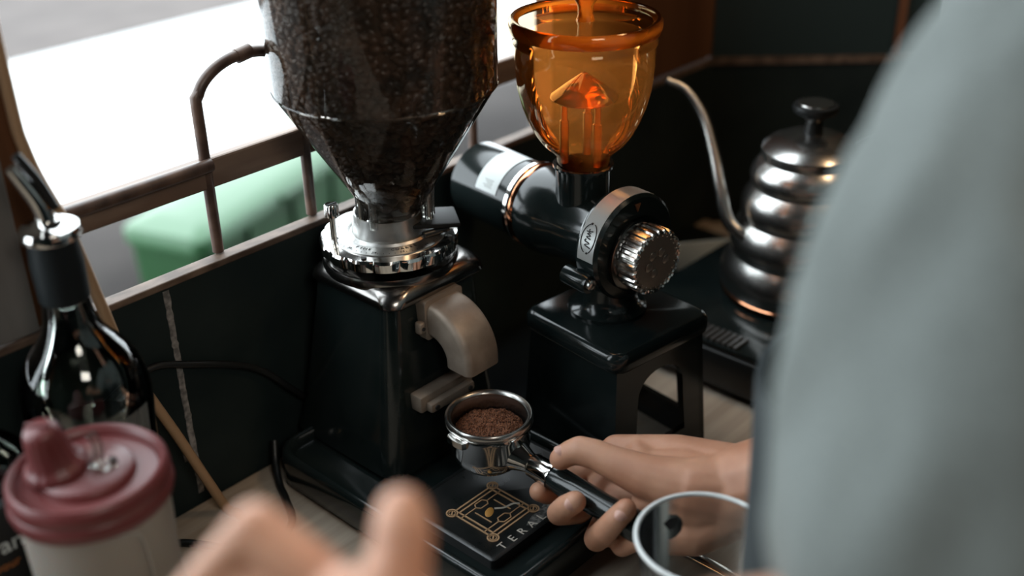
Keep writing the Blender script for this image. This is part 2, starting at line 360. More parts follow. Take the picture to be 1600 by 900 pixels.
# chrome top cap
cap = BM()
def capsec(h, r, z, droop=0):
    out = []
    for x, y in rrect(h, h*.95, r, 8):
        a = math.atan2(y, x); d = abs(math.sin(2*a))**3; out.append((x, y+.0, z-droop*d))
    return out
loft(cap, [capsec(.0520, .014, .1745, .0), capsec(.0550, .015, .175, .001), capsec(.0570, .016, .179, .003), capsec(.0558, .016, .185, .004), capsec(.052, .02, .1885, .002), capsec(.048, .03, .190, 0)])
link('top_cap', cap, CAPM, g1, ang=60)
ring = BM(); lathe(ring, [(.0560, .186), (.0570, .190), (.0555, .194), (.0535, .194), (.052, .1905)], 96); link('raised_ring', ring, CAPM, g1)
scal = lambda a: 1+.028*(abs(math.cos(8*a))**.6)-.014
dial = BM(); lathe(dial, [(0, .200), (.0535, .200), (.0570, .202), (.0573, .209), (.0560, .2115), (.0475, .212)], 256, rf=scal)
link('scalloped_dial', dial, CHROME, g1, ang=30)
df = BM(); lathe(df, [(.0478, .2105), (.0475, .2130), (.036, .2145), (.0345, .2165), (.0335, .2145), (.031, .2155), (.0295, .222), (.0285, .232), (.0270, .232), (.0270, .2105)], 96)
link('dial_face', df, DIAL, g1)
tk = BM()
for i in range(60):
    a = 2*PI*i/60; r0_, r1_ = (.0425, .0458) if i % 5 == 0 else (.0442, .0458)
    zz = .2138
    t = BM(); d = Vector((math.cos(a), math.sin(a), 0)); n = Vector((-d.y, d.x, 0))*.00022
    zf = lambda r: .2130+(.0475-r)/.0115*.0015+.0002
    t.faces.new([t.verts.new((p.x, p.y, zf(Vector((p.x, p.y)).length))) for p in (d*r0_-n, d*r1_-n, d*r1_+n, d*r0_+n)]); join(tk, t)
def ring_text(bm, s, rad, a0, step, size, z):
    for i, ch in enumerate(s):
        if ch == ' ': continue
        a = a0+i*step; join(bm, text_bm(ch, size, .0001, T(rad*math.cos(a), rad*math.sin(a), z) @ RZ(a+PI/2)))
ring_text(tk, 'COARSE', .0395, math.radians(-128), math.radians(5.6), .0046, .2142)
ring_text(tk, 'FINE', .0395, math.radians(-172), math.radians(5.6), .0046, .2142)
for i in range(12):
    a = 2*PI*i/12+.04
    join(tk, text_bm(str((i*2) % 24), .0032, .0001, T(.0437*math.cos(a), .0437*math.sin(a), .2137) @ RZ(a+PI/2)))
link('dial_marks', tk, INK, g1, smooth=False)['label'] = 'dark scale marks and lettering'
for a in (25, 205, 300):
    link('dial_hole', lathe(BM(), [(0, .2119), (.0022, .2119), (.0022, .2128), (0, .2128)], 12, (.0520*math.cos(math.radians(a)), .0520*math.sin(math.radians(a)))), INK, g1)
ts = BM(); sxp, syp = -.0475, .0215
lathe(ts, [(0, .2), (.0024, .2), (.0024, .236), (.0058, .2365), (.0058, .2455), (.0050, .2468), (0, .2468)], 40, (sxp, syp), rf=lambda a: 1+.03*math.cos(20*a))
sc_ = link('thumb_screw', ts, CHROME, g1, ang=30)
link('slot', box(BM(), sxp-.005, sxp+.005, syp-.0005, syp+.0005, .2464, .2471), INK, sc_, smooth=False)
for o_ in g1.children:
    if o_.name.split('.')[0] in ('scalloped_dial', 'dial_face', 'dial_marks', 'dial_hole', 'raised_ring'): o_.location = (-.0035, .0038, 0)
# black shutter slide
sl = BM(); t_ = BM(); box(t_, -.004, .050, -.019, .017, -.0022, .0022, .0018)
bmesh.ops.transform(t_, matrix=T(.0, -.004, .2245) @ RZ(math.radians(-36)) @ RY(math.radians(3)), verts=t_.verts); join(sl, t_)
link('shutter_slide', sl, principled('matte_black', (.007, .008, .008), .5, spec=.15), g1)
link('slide_handle', tube(BM(), [(0.0041, -0.0302, .2165), (0.0267, -0.0358, .2168)], .0030, 10), BLACKP, g1)
# hopper
hp = BM()
prof = [(.0215, .2290), (.0222, .233), (.0305, .246), (.087, .338), (.0885, .342), (.0905, .46), (.091, .475)]
lathe(hp, prof, 96); hop = link('hopper', hp, GLASS, g1, ang=80); hop['label'] = 'clear plastic bean hopper'
sm = BM(); lathe(sm, [(.0885, .3395), (.0892, .3405), (.0885, .3415), (.0877, .3405)], 96, closed=True); link('seam', sm, GLASS, hop)
link('hopper_lid', lathe(BM(), [(0, .481), (.088, .481), (.094, .479), (.094, .472), (.0905, .472), (.0905, .474), (0, .474)], 64), BLACKP, hop)
link('collar', lathe(BM(), [(.0218, .2275), (.0245, .2275), (.0245, .2350), (.0218, .2350)], 48, closed=True), GLASS, hop)
for a in (166, 196, 298, 318, 60, 90):
    c_ = (.0305*math.cos(math.radians(a)), .0305*math.sin(math.radians(a)))
    lg = BM(); tube(lg, [(c_[0], c_[1], .2270), (c_[0], c_[1], .2520)], .0036, 10, smooth=False)
    box(lg, -.006, .0, -.0012, .0012, .2280, .2520, M=RZ(math.radians(a)) @ T(.0305, 0, 0)); lo_ = link('lug', lg, CLEAR, hop)
    if a in (166, 318, 298): link('screw', lathe(BM(), [(0, .2285), (.0017, .2285), (.0014, .2465), (.0026, .2465), (.0026, .2500), (0, .2500)], 12, c_), STEEL, lo_)
# fork
fk = BM(); box(fk, -.0440, .0170, -.0680, -.0540, .0810, .0965, .002); box(fk, -.0390, .0120, -.0755, -.0675, .0820, .0905, .002)
fk_ = link('fork', fk, CAST, g1); 
for x in (-.033, .006): link('fork_screw', lathe(BM(), [(0, 0), (.0024, 0), (.0024, .0012), (0, .0012)], 12, M=T(x, -.0755, .0862) @ RX(PI/2)), INK, fk_)
# chute
ch = BM()
fl = rrect(.0215, .0180, .004); loft(ch, [[(x-.003, -.0470, .1565+y) for x, y in fl], [(x-.003, -.0575, .1565+y) for x, y in fl]])
box(ch, -.0305, -.0235, -.0575, -.050, .146, .157, .002)
S = []
for k in range(0, 17):
    th = PI/2*1.02*k/16; cyc, czc, R_ = -.0570, .1240, .0320; hw = .0192-.0004*k/16; ht = .0150-.0008*k/16
    c0 = Vector((-.003, cyc-R_*math.sin(th), czc+R_*math.cos(th))); nrm = Vector((0, -math.sin(th), math.cos(th)))
    S.append([tuple(c0+Vector((x, 0, 0))+nrm*y) for x, y in rrect(hw, ht, .006, 4)])
S.append([tuple(Vector(p)+Vector((0, 0, -.003))) for p in S[-1]])
loft(ch, S); cho = link('chute', ch, CAST, g1, ang=50); cho['label'] = 'curved grey cast metal coffee chute'
link('chute_hole', lathe(BM(), [(0, 0), (.0016, 0), (.0016, .001), (0, .001)], 10, M=T(-.0272, -.0577, .1515) @ RX(PI/2)), INK, cho)

# beans
def bean_mesh():
    t = BM(); bmesh.ops.create_uvsphere(t, u_segments=8, v_segments=6, radius=1)
    for v in t.verts:
        x, y, z = v.co; z2 = z if z < 0 else z*.55 - .25*math.exp(-(y/.25)**2)*(1-x*x)
        v.co = Vector((x*.0052, y*.0037, z2*.0033))
    return t
bt = bean_mesh(); bme = bpy.data.meshes.new('b'); bt.to_mesh(bme); bt.free()
bv = [v.co.copy() for v in bme.vertices]; bf = [tuple(p.vertices) for p in bme.polygons]; bpy.data.meshes.remove(bme)
VV, FF = [], []
def rad_at(z):
    for (r0_, z0_), (r1_, z1_) in zip(prof, prof[1:]):
        if z0_ <= z <= z1_: return r0_+(r1_-r0_)*(z-z0_)/(z1_-z0_+1e-9)
    return .09
z = .240
while z < .455:
    R_ = rad_at(z)-.0066
    n = max(6, int(2*PI*R_/.0086))
    for i in range(n):
        a = 2*PI*(i+random.random()*.7)/n; rr = R_-random.random()*.0035
        M = T(rr*math.cos(a), rr*math.sin(a), z+random.uniform(-.002, .002)) @ RZ(a) @ RY(random.uniform(-.5, .5)+PI/2) @ RZ(random.uniform(-.9, .9)+PI/2) @ RX(random.choice((0, PI))+random.uniform(-.5, .5))
        b0 = len(VV); VV += [M @ v for v in bv]; FF += [tuple(b0+j for j in f) for f in bf]
    z += .0056
bm_ = BM(); me = bpy.data.meshes.new('x'); me.from_pydata(VV, [], FF); bm_.from_mesh(me)
lathe(bm_, [(0, .238)]+[(max(.01, rad_at(z_)-.009), z_) for z_ in [.24+.0107*i for i in range(20)]]+[(0, .452)], 40)
beans = link('coffee_beans', bm_, BEAN); beans.location = G1; tag(beans, 'roasted coffee beans filling the clear hopper', 'coffee beans', kind='stuff')

# ---------------------------------------------------------------- portafilter
PF = (.545, .530, .058)
pf = thing('portafilter', 'polished portafilter with black handle, filled with ground coffee, held in the hand', 'portafilter', PF)
bw = BM(); lathe(bw, [(0, 0), (.016, .0), (.024, .002), (.0295, .008), (.0325, .018), (.0330, .034), (.0348, .037), (.0352, .0405), (.0340, .0405)], 72)
link('bowl', bw, CHROME, pf, ang=50)
rm = BM(); lathe(rm, [(.0300, .030), (.0300, .0425), (.0312, .0455), (.0338, .0465), (.0352, .0450), (.0352, .0425), (.0345, .040)], 72)
link('rim', rm, STEEL, pf, ang=60)
bk = BM(); lathe(bk, [(.0302, .044), (.0298, .030), (.0290, .016), (0, .014)], 64); link('basket', bk, STEEL, pf)
for a in (-10, 178):
    lu = BM(); S = []
    for k in range(9):
        th = math.radians(a-16+4*k); ro = .0390 if 0 < k < 8 else .0365
        S.append([(r_*math.cos(th), r_*math.sin(th), z_) for r_, z_ in ((.0335, .034), (ro, .034), (ro, .0395), (.0335, .0395))])
    loft(lu, S); link('lug', lu, CHROME, pf, ang=30)
hd = Vector((.02, -1, -.085)).normalized(); h0 = Vector((.0, -.030, .019))
hM = T(*h0) @ hd.to_track_quat('Z', 'X').to_matrix().to_4x4()
nk = BM(); lathe(nk, [(.0135, -.004), (.0115, .003), (.0088, .010), (.0080, .014), (.0098, .0165), (.0100, .031), (.0108, .033), (.0108, .036), (.0, .036)], 32, M=hM); link('neck', nk, CHROME, pf)
hn = BM(); lathe(hn, [(0, .036), (.0098, .036), (.0105, .042), (.0108, .060), (.0102, .085), (.0112, .100), (.0120, .112), (.0115, .120), (.007, .125), (0, .126)], 32, M=hM); link('handle', hn, BLACK, pf)
gm = BM(); t = BM(); bmesh.ops.create_grid(t, x_segments=90, y_segments=90, size=.0292)
for v in t.verts:
    x, y = v.co.x, v.co.y; q = Vector((x, y)).length/.0292
    if q > 1: v.co.x /= q; v.co.y /= q; q = 1
    h = .0305+.0075*(1-q*q)*(1+.5*x/.03) + .0025*noise.fractal(Vector((x*90, y*90, 3)), 1, 2, 4) + .0012*noise.noise(Vector((x*600, y*600, 0)))
    v.co.z = h if q < .98 else .024
join(gm, t)
for i in range(260):
    a = random.uniform(0, 2*PI); q = .026*math.sqrt(random.random()); x, y = q*math.cos(a), q*math.sin(a)
    h = .0305+.0075*(1-(q/.0292)**2)*(1+.5*x/.03)+.0025*noise.fractal(Vector((x*90, y*90, 3)), 1, 2, 4)
    t = BM(); bmesh.ops.create_icosphere(t, subdivisions=1, radius=random.uniform(.0004, .0011)); bmesh.ops.translate(t, vec=(x, y, h+.0003), verts=t.verts); join(gm, t)
gr = link('ground_coffee', gm, GROUNDS); gr.location = PF; tag(gr, 'dark brown ground coffee heaped in the portafilter basket', 'ground coffee', kind='stuff')

# ---------------------------------------------------------------- grinder behind (amber hopper)
A7 = math.radians(-7); G2 = (.696, .520, 0)
g2 = thing('coffee_grinder', 'low black coffee grinder with amber hopper, chrome knob and horizontal motor on a box stand', 'grinder', G2, A7)
st = BM(); H_ = .0510
loft(st, [sec(H_+.006, H_+.006, .012, .120), sec(H_+.008, H_+.008, .014, .123), sec(H_+.008, H_+.008, .014, .132), sec(H_+.005, H_+.005, .012, .1365), sec(H_+.002, H_+.002, .010, .1372)])
link('stand_top', st, BLACK, g2, ang=50)
def quadbox(bm, P4b, P4t):
    t = BM(); V = [t.verts.new(p) for p in list(P4b)+list(P4t)]
    for f in ((0, 1, 2, 3), (4, 5, 6, 7), (0, 1, 5, 4), (1, 2, 6, 5), (2, 3, 7, 6), (3, 0, 4, 7)): t.faces.new([V[i] for i in f])
    join(bm, t); return bm
B_, Tq = .0585, .0520
def spread(z): return B_+(Tq-B_)*z/.122
sp = BM(); sx = -1
quadbox(sp, [(sx*spread(.0), -spread(.0), .0005), (sx*(spread(.0)-.006), -spread(.0), .0005), (sx*(spread(.0)-.006), spread(.0), .0005), (sx*spread(.0), spread(.0), .0005)],
        [(sx*Tq, -Tq, .122), (sx*(Tq-.006), -Tq, .122), (sx*(Tq-.006), Tq, .122), (sx*Tq, Tq, .122)])
link('side_panel', sp, BLACK, g2, smooth=False)
def arched(ang):        # a sheet with an arched opening, facing -Y before the turn
    fp = BM(); sy = -1
    for k in range(14):
        a0, a1 = PI*k/14, PI*(k+1)/14
        def ar(a): return (.028*math.cos(a), .078+.026*math.sin(a)**.8)
        (x0, z0), (x1, z1) = ar(a0), ar(a1)
        t = BM(); F = [t.verts.new((x0, sy*spread(z0), z0)), t.verts.new((x1, sy*spread(z1), z1)), t.verts.new((x1*1.30, sy*Tq, .122)), t.verts.new((x0*1.30, sy*Tq, .122))]
        Bk = [t.verts.new((v.co.x, v.co.y-sy*.006, v.co.z)) for v in F]
        t.faces.new(F); t.faces.new(Bk)
        for i in range(4): t.faces.new((F[i], F[(i+1) % 4], Bk[(i+1) % 4], Bk[i]))
        join(fp, t)
    for sx in (-1, 1):
        for (xi0, z0, xi1, z1) in ((.033, .0005, .028, .078), (.028, .078, .0364, .122)):
            quadbox(fp, [(sx*xi0, sy*spread(z0), z0), (sx*spread(z0), sy*spread(z0), z0), (sx*spread(z0), sy*(spread(z0)-.006), z0), (sx*xi0, sy*(spread(z0)-.006), z0)],
                    [(sx*xi1, sy*spread(z1), z1), (sx*spread(z1), sy*spread(z1), z1), (sx*spread(z1), sy*(spread(z1)-.006), z1), (sx*xi1, sy*(spread(z1)-.006), z1)])
    quadbox(fp, [(-.034, sy*spread(0), .0005), (.034, sy*spread(0), .0005), (.034, sy*(spread(0)-.006), .0005), (-.034, sy*(spread(0)-.006), .0005)], [(-.034, sy*spread(.03), .030), (.034, sy*spread(.03), .030), (.034, sy*(spread(.03)-.006), .030), (-.034, sy*(spread(.03)-.006), .030)])
    bmesh.ops.transform(fp, matrix=RZ(ang), verts=fp.verts); return fp
for an in (0, PI/2, PI): link('arched_panel', arched(an), BLACK, g2, smooth=False)
# grinder head: axis along local Y at z=.205
ZA = .2035; MY = T(0, 0, ZA) @ RX(PI/2)       # lathe z -> -Y
def ylathe(bm, prof, n=64, rf=None, cx=0, cz=0):   # prof: (radius, y)
    return lathe(bm, [(r, -y) for r, y in prof], n, M=T(cx, 0, ZA+cz) @ RX(PI/2), rf=rf)
link('pedestal', lathe(BM(), [(.034, .1370), (.034, .1395), (.027, .144), (.0245, .152), (.0245, .185)], 48, (0, .012)), BLACK, g2)
link('motor', ylathe(BM(), [(0, .187), (.030, .187), (.0355, .182), (.0355, .100), (.0355, .094), (0, .094)]), BLACK, g2)
link('copper_band', ylathe(BM(), [(.0375, .100), (.0392, .098), (.0392, .0945), (.0375, .092)]), COPPER, g2)
link('band', ylathe(BM(), [(.037, .107), (.0385, .106), (.0385, .102), (.037, .101)]), CHROME, g2)
link('burr_housing', ylathe(BM(), [(0, .095), (.038, .095), (.0395, .085), (.037, .065), (.033, .050), (.0335, .010), (.036, .004), (.041, .002), (.041, -.0005), (0, -.001)]), BLACK, g2)
fr = link('front_ring', ylathe(BM(), [(.0445, .006), (.0460, .003), (.0460, -.016), (.0435, -.0185), (.031, -.0190), (0, -.019)]), BLACK, g2)
# wrapped labels
def wrap(bm, R, a0, a1, y0, y1, n=24, th=.0004):
    t = BM(); 
    for rr in (R, R+th):
        pass
    S = [[( r_*math.cos(a), y, ZA+r_*math.sin(a)) for r_, y in ((R, y0), (R+th, y0), (R+th, y1), (R, y1))] for a in [a0+(a1-a0)*k/n for k in range(n+1)]]
    loft(bm, S); return bm
lb = link('front_label', wrap(BM(), .0460, math.radians(60), math.radians(181), -.0155, .0020), SILVERL, g2); lb['label'] = 'silver wrapped label with circled signature logo'
lg = BM()
def onring(u, v):    # u along the angle (radians about the label centre), v across along y
    a = math.radians(157)-u*1.45/.0464; return (.0467*math.cos(a), -.0068+v*1.2, ZA+.0467*math.sin(a))
for s0, s1 in ((.35, 2.9), (3.5, 6.05)):
    tube(lg, [onring(.0085*math.cos(s0+(s1-s0)*k/14), .0062*math.sin(s0+(s1-s0)*k/14)) for k in range(15)], .00042, 6, smooth=False)
for pts in (((-.005, -.0035), (-.0040, .0018), (-.0026, -.0020), (-.0018, .0022), (-.0006, .0016)), ((-.0002, -.002), (.0006, .0018), (.0016, -.0014), (.0024, .0018), (.003, -.001)), ((.0036, .003), (.0038, .0005), (.0044, -.0022)), ((.0022, .0006), (.0052, .0012))):
    tube(lg, [onring(u, v) for u, v in pts], .0005, 6, sub=4)
for s in (.2, PI+.2):
    c_ = onring(.0085*math.cos(s), .0062*math.sin(s)); ball(lg, c_, .0010, seg=8)
link('signature_logo', lg, INK, lb)
ml = link('motor_label', wrap(BM(), .0357, math.radians(72), math.radians(160), .120, .1475), WHITEL, g2); ml['label'] = 'white sticker wrapped over the motor'
pr = BM()
for k in range(5):
    wrap(pr, .0361, math.radians(142+k*2.6), math.radians(143.4+k*2.6), .127+.001*(k % 2), .139-.002*(k % 3), 2, .0001)
link('small_print', pr, principled('faint_print', (.35, .37, .36), .5), ml, smooth=False)
link('knob_collar', ylathe(BM(), [(0, -.019), (.0315, -.019), (.0325, -.021), (.0325, -.0235), (.030, -.0245), (0, -.0245)], cz=-.0045), GUN, g2)
kn = BM(); ylathe(kn, [(0, -.024), (.0265, -.0245), (.0278, -.0265), (.0278, -.041), (.0270, -.0430), (.0255, -.0440), (.0245, -.0430), (.0245, -.0415), (0, -.0420)], 300, rf=lambda a: 1+.026*max(-1, min(1, 3*math.cos(25*a))), cz=-.0045)
link('knob', kn, principled('knob_chrome', (.55, .53, .5), .2, 1), g2, ang=25)
kf = BM(); ylathe(kf, [(0, -.0432), (.010, -.0430), (.020, -.0424), (.0243, -.0418)], 60, cz=-.0045); kfo = link('knob_face', kf, principled('knob_face_metal', (.26, .22, .185), .32, .55), g2)
rl = BM()
for k in range(5):
    a = k*1.1; ball(rl, (.009*math.cos(a)*1.1, -.0435, ZA-.0045+.009*math.sin(a)), .0042, sy=.22, seg=10)
for k in range(24):
    a = 2*PI*k/24; ball(rl, (.0225*math.cos(a), -.0424, ZA-.0045+.0225*math.sin(a)), .0009, seg=6)
link('relief', rl, principled('relief_metal', (.36, .31, .26), .25, .6), kfo)
link('pointer', loft(BM(), [[(0, -.0190, ZA+.0325), (.0032, -.0190, ZA+.0395), (-.0032, -.0190, ZA+.0395)], [(0, -.0200, ZA+.0325), (.0032, -.0200, ZA+.0395), (-.0032, -.0200, ZA+.0395)]]), RUSTB, g2)
pn = BM(); ylathe(pn, [(0, .014), (.0080, .014), (.0085, -.010), (.0075, -.0135), (0, -.0138)], 24, cx=-.0465, cz=-.020); lk = link('lock_pin', pn, BLACK, g2)
link('pin_tip', ylathe(BM(), [(0, -.0138), (.0052, -.0138), (.0050, -.0165), (.003, -.0178), (0, -.0178)], 20, cx=-.0465, cz=-.020), STEEL, lk)
NY = .0440
link('hopper_neck', lathe(BM(), [(.0245, .200), (.0232, .225), (.0232, .2570), (.0256, .2580), (.0256, .2600), (.0225, .2600), (.0225, .235)], 48, (0, NY)), BLACK, g2)
ah = BM(); aprof = [(.0215, .2600), (.0220, .264), (.0235, .2690), (.0290, .2740), (.0355, .2800), (.0415, .2890), (.0468, .3000), (.0512, .3120), (.0545, .3260), (.0562, .345), (.0568, .362), (.0580, .363), (.0580, .3655), (.0568, .3665), (.0570, .372)]
lathe(ah, aprof, 96, (0, NY)); hop2 = link('amber_hopper', ah, AMBER, g2, ang=80)
link('hopper_lid', lathe(BM(), [(0, .3800), (.053, .3800), (.0555, .3740), (.0572, .3735)], 96, (0, NY)), AMBER, hop2)
link('lid_rim', lathe(BM(), [(.0572, .3715), (.0600, .3720), (.0612, .3765), (.0608, .3815), (.0590, .3835), (.0565, .3830), (.0556, .3790)], 96, (0, NY), closed=True), AMBER2, hop2)
link('lid_knob', lathe(BM(), [(.0075, .380), (.0060, .384), (.0065, .392), (.010, .398), (.010, .403), (0, .405)], 32, (0, NY)), AMBER2, hop2)
link('inner_cone', lathe(BM(), [(0, .3385), (.0035, .3365), (.0270, .3195), (.0280, .3175), (.0270, .3162), (0, .3300)], 56, (0, NY)), AMBER2, hop2)
for a in (35, 150, 268):
    x, y = .0165*math.cos(math.radians(a)), NY+.0165*math.sin(math.radians(a))
    link('post', lathe(BM(), [(0, .262), (.0040, .262), (.0040, .298), (.0028, .299), (.0028, .322), (0, .322)], 16, (x, y)), AMBER2, hop2)

# ---------------------------------------------------------------- kettle and hot plate
hpz = .052
hpl = thing('hot_plate', 'flat black hot plate with glossy top under the steel kettle', 'hot plate', (.975, .49, 0))
link('casing', box(BM(), -.152, .135, -.17, .13, .006, .0465, .006), BLACKP, hpl)
link('glass_top', box(BM(), -.148, .131, -.166, .126, .0465, .052, .0015), BLACK, hpl)
vt = BM()
for k in range(22): link('vent_slat', box(BM(), -.146+.0, -.122, .125-k*.0065, .1285-k*.0065, .052, .0545), principled('vent_grey', (.06, .06, .06), .3), hpl, smooth=False)
for sx in (-.13, .11):
    for sy in (-.145, .105): link('foot', lathe(BM(), [(0, 0), (.012, 0), (.010, .007), (0, .007)], 16, (sx, sy)), BLACKR, hpl)
KT = (.9745, .4985, hpz+.0002)
bmt = BM(); t = BM(); pl = [(.670, .622), (.815, .622), (.815, .632), (1.125, .632), (1.125, .728), (.670, .728)]
lo_ = [t.verts.new((x, y, .0003)) for x, y in pl]; hi_ = [t.verts.new((x, y, .004)) for x, y in pl]; t.faces.new(lo_); t.faces.new(hi_)
for i in range(6): t.faces.new((lo_[i], lo_[(i+1) % 6], hi_[(i+1) % 6], hi_[i]))
join(bmt, t)
tag(link('bar_mat', bmt, BLACKR, smooth=False), 'black rubber mat lying along the wall behind the low grinder', 'mat')
kt = thing('gooseneck_kettle', 'steel gooseneck pour-over kettle with stacked bulging rings on the hot plate', 'kettle', KT)
kb = BM(); kp = [(0, .002), (.070, .002), (.0755, .0035), (.0762, .007)]
nb = 4; zz = [.008, .046, .083, .118, .146]; rr_ = [.0760, .0690, .0610, .0535, .0465]
for i in range(nb):
    for k in range(1, 9):
        t = k/8; z = zz[i]+(zz[i+1]-zz[i])*t; r = rr_[i]+(rr_[i+1]-rr_[i])*t + .0058*math.sin(PI*t)**.85
        kp.append((r, z))
kp += [(.0470, .149), (.0465, .154), (.0440, .155)]
link('kettle_body', lathe(kb, kp, 72), KSTEEL, kt, ang=50)
link('base_band', lathe(BM(), [(.0758, .0030), (.0775, .0045), (.0775, .0080), (.0755, .0095)], 72), COPPER, kt)
ld = link('lid', lathe(BM(), [(.0458, .1545), (.0475, .156), (.042, .162), (.030, .168), (.014, .1715), (0, .172)], 64), KSTEEL, kt)
link('lid_knob', lathe(BM(), [(.0130, .1690), (.0090, .172), (.0080, .184), (.0120, .190), (.0205, .193), (.0220, .197), (.0212, .2005), (.0175, .2015), (0, .2015)], 40), BLACKP, ld)
link('knob_disc', lathe(BM(), [(0, .2030), (.0165, .2025), (.0172, .2010)], 32), STEEL, ld)
gp = [(-.052, .020, .062), (-.058, .050, .082), (-.052, .066, .110), (-.040, .086, .145), (-.034, .104, .175), (-.038, .124, .199), (-.050, .140, .209)]
link('gooseneck_spout', tube(BM(), gp, lambda t: .0078-.0036*t, 14), STEEL, kt)
link('handle', tube(BM(), [(.046, -.020, .140), (.075, -.040, .150), (.100, -.055, .120), (.098, -.052, .060), (.088, -.045, .035)], .008, 12), BLACKP, kt)
pc = thing('paper_card', 'small pale card standing on the counter behind the hot plate', 'card', (1.035, .650, .0042), math.radians(-38))
link('card_sheet', box(BM(), -.034, .034, -.001, .001, 0, .034), principled('pale_card', (.6, .64, .58), .7), pc, smooth=False)

# ---------------------------------------------------------------- left: syrup bottle, sauce container, box, second bottle
BT = (.2958, .6785, 0)
def make_bottle(name, label, loc, pourer=True, level=.150):
    b = thing(name, label, 'bottle', loc)
    pf_ = [(0, .004), (.030, .002), (.0390, .004), (.0405, .010), (.0410, .12), (.0420, .150), (.0440, .172), (.0442, .184), (.0425, .196), (.0385, .208), (.0320, .218), (.0255, .226), (.0205, .234), (.0172, .243), (.0155, .256), (.0145, .270), (.0140, .300)]
    pf_ += [(r-.0022, z) for r, z in reversed(pf_[4:])]
    link('glass', lathe(BM(), pf_, 64), BOTTLE, b, ang=80)
    link('syrup', lathe(BM(), [(0, .006), (.0365, .006), (.0383, .012), (.0386, .12), (.0392, level), (0, level)], 48), SYRUP, b)
    if pourer:
        link('neck_sleeve', lathe(BM(), [(.0150, .258), (.0163, .259), (.0172, .285), (.0158, .302), (.0158, .3055), (0, .3055)], 40), BLACKR, b)
        pd = link('pourer_collar', lathe(BM(), [(.0150, .303), (.0195, .304), (.0200, .308), (.0185, .311), (.0110, .3125), (.0080, .316), (0, .316)], 40), CHROME, b)
        link('pourer_spout', tube(BM(), [(0, 0, .312), (-.003, .001, .327), (-.010, .003, .345), (-.014, .004, .354)], lambda t: .0062-.0022*t, 14), CHROME, pd)
        link('pourer_flap', tube(BM(), [(.006, -.001, .322), (-.001, .0, .343), (-.010, .002, .362)], .0032, 8), BLACKP, pd)
        link('air_tube', tube(BM(), [(.004, 0, .300), (.006, 0, .24), (.003, .001, .17)], .0011, 8), CLEAR, b)
    else:
        link('stopper', lathe(BM(), [(0, .29), (.0150, .29), (.0165, .32), (0, .322)], 32), BLACKR, b)
    return b
b1 = make_bottle('syrup_bottle', 'round-shouldered clear glass bottle with chrome pourer and black neck sleeve', BT)
lbm = BM(); S = [[(r_*math.cos(a), r_*math.sin(a), z_) for r_, z_ in ((.0430, .154), (.0434, .154), (.0449, .180), (.0445, .180))] for a in [math.radians(-118+k*4) for k in range(16)]]
link('faint_label', loft(lbm, S), thin_glass('frosted_label', (.75, .75, .72), 1.2, .3, haze=.2, hazecol=(.4, .4, .38)), b1)
make_bottle('syrup_bottle', 'second clear glass bottle cut off by the left edge of the picture', (.2125, .6855, -0.0), False, .14).scale = (.92, .92, .80)

CN = (.2414, .5762, 0)
cn = thing('sauce_container', 'milky plastic sauce container with dusty red screw lid and capped nozzle', 'container', CN)
link('tub', lathe(BM(), [(0, .001), (.036, .001), (.0395, .004), (.0435, .100), (.0450, .180), (.0455, .192), (0, .192)], 64), MILKY, cn)
hb = BM(); tube(hb, [(-.010, -.0452, .178), (.002, -.0458, .172), (.006, -.0450, .150), (.007, -.0440, .100)], .0009, 6)
link('moulded_line', hb, principled('milky_edge', (.36, .34, .31), .4), cn)
lid = link('screw_lid', lathe(BM(), [(.0462, .180), (.0482, .1795), (.0495, .184), (.0488, .1885), (.0478, .1895), (.0486, .1925), (.0478, .1985), (.0455, .2010), (.0425, .1995), (.0412, .1945), (.0285, .1945), (.0275, .1985), (.0262, .2000), (0, .2005)], 80), RED, cn, ang=50)
noz = BM(); MN = T(-.013, .012, .2000) @ RY(math.radians(-8)); lathe(noz, [(.0185, 0), (.0190, .004), (.0165, .0060), (.0140, .009), (.0118, .024), (.0105, .030), (.0085, .0335), (0, .0345)], 72, M=MN, rf=lambda a: 1+.02*math.cos(16*a))
link('nozzle_cap', noz, RED, lid, ang=60)
link('nozzle_tip_ridge', box(BM(), -.0015, .0015, -.008, .008, .033, .0362, .001, M=MN @ RZ(.6)), RED, lid)
lp = BM(); tube(lp, [(.0020, -.004, .2015), (.006, -.006, .208), (.0075, -.004, .216), (.006, -.001, .222)], .0030, 10); tube(lp, [(.001, -.010, .2035), (.008, -.012, .2035), (.013, -.010, .2030)], .0030, 8)
link('cap_strap', lp, CLEAR, lid)

bx = thing('black_carton', 'slim black printed carton behind the sauce container at the left edge', 'box', (.150, .639, 0))
link('carton', box(BM(), -.085, .086, -.005, .005, 0, .160, .0012), BOXM, bx, smooth=False)
link('print', text_bm('Gran', .0175, .0003, T(.0470, -.0053, .131) @ RX(PI/2)), WHITEL, bx, smooth=False)
link('small_print', text_bm('flavour', .009, .0003, T(.047, -.0053, .116) @ RX(PI/2)), ORANGE, bx, smooth=False)

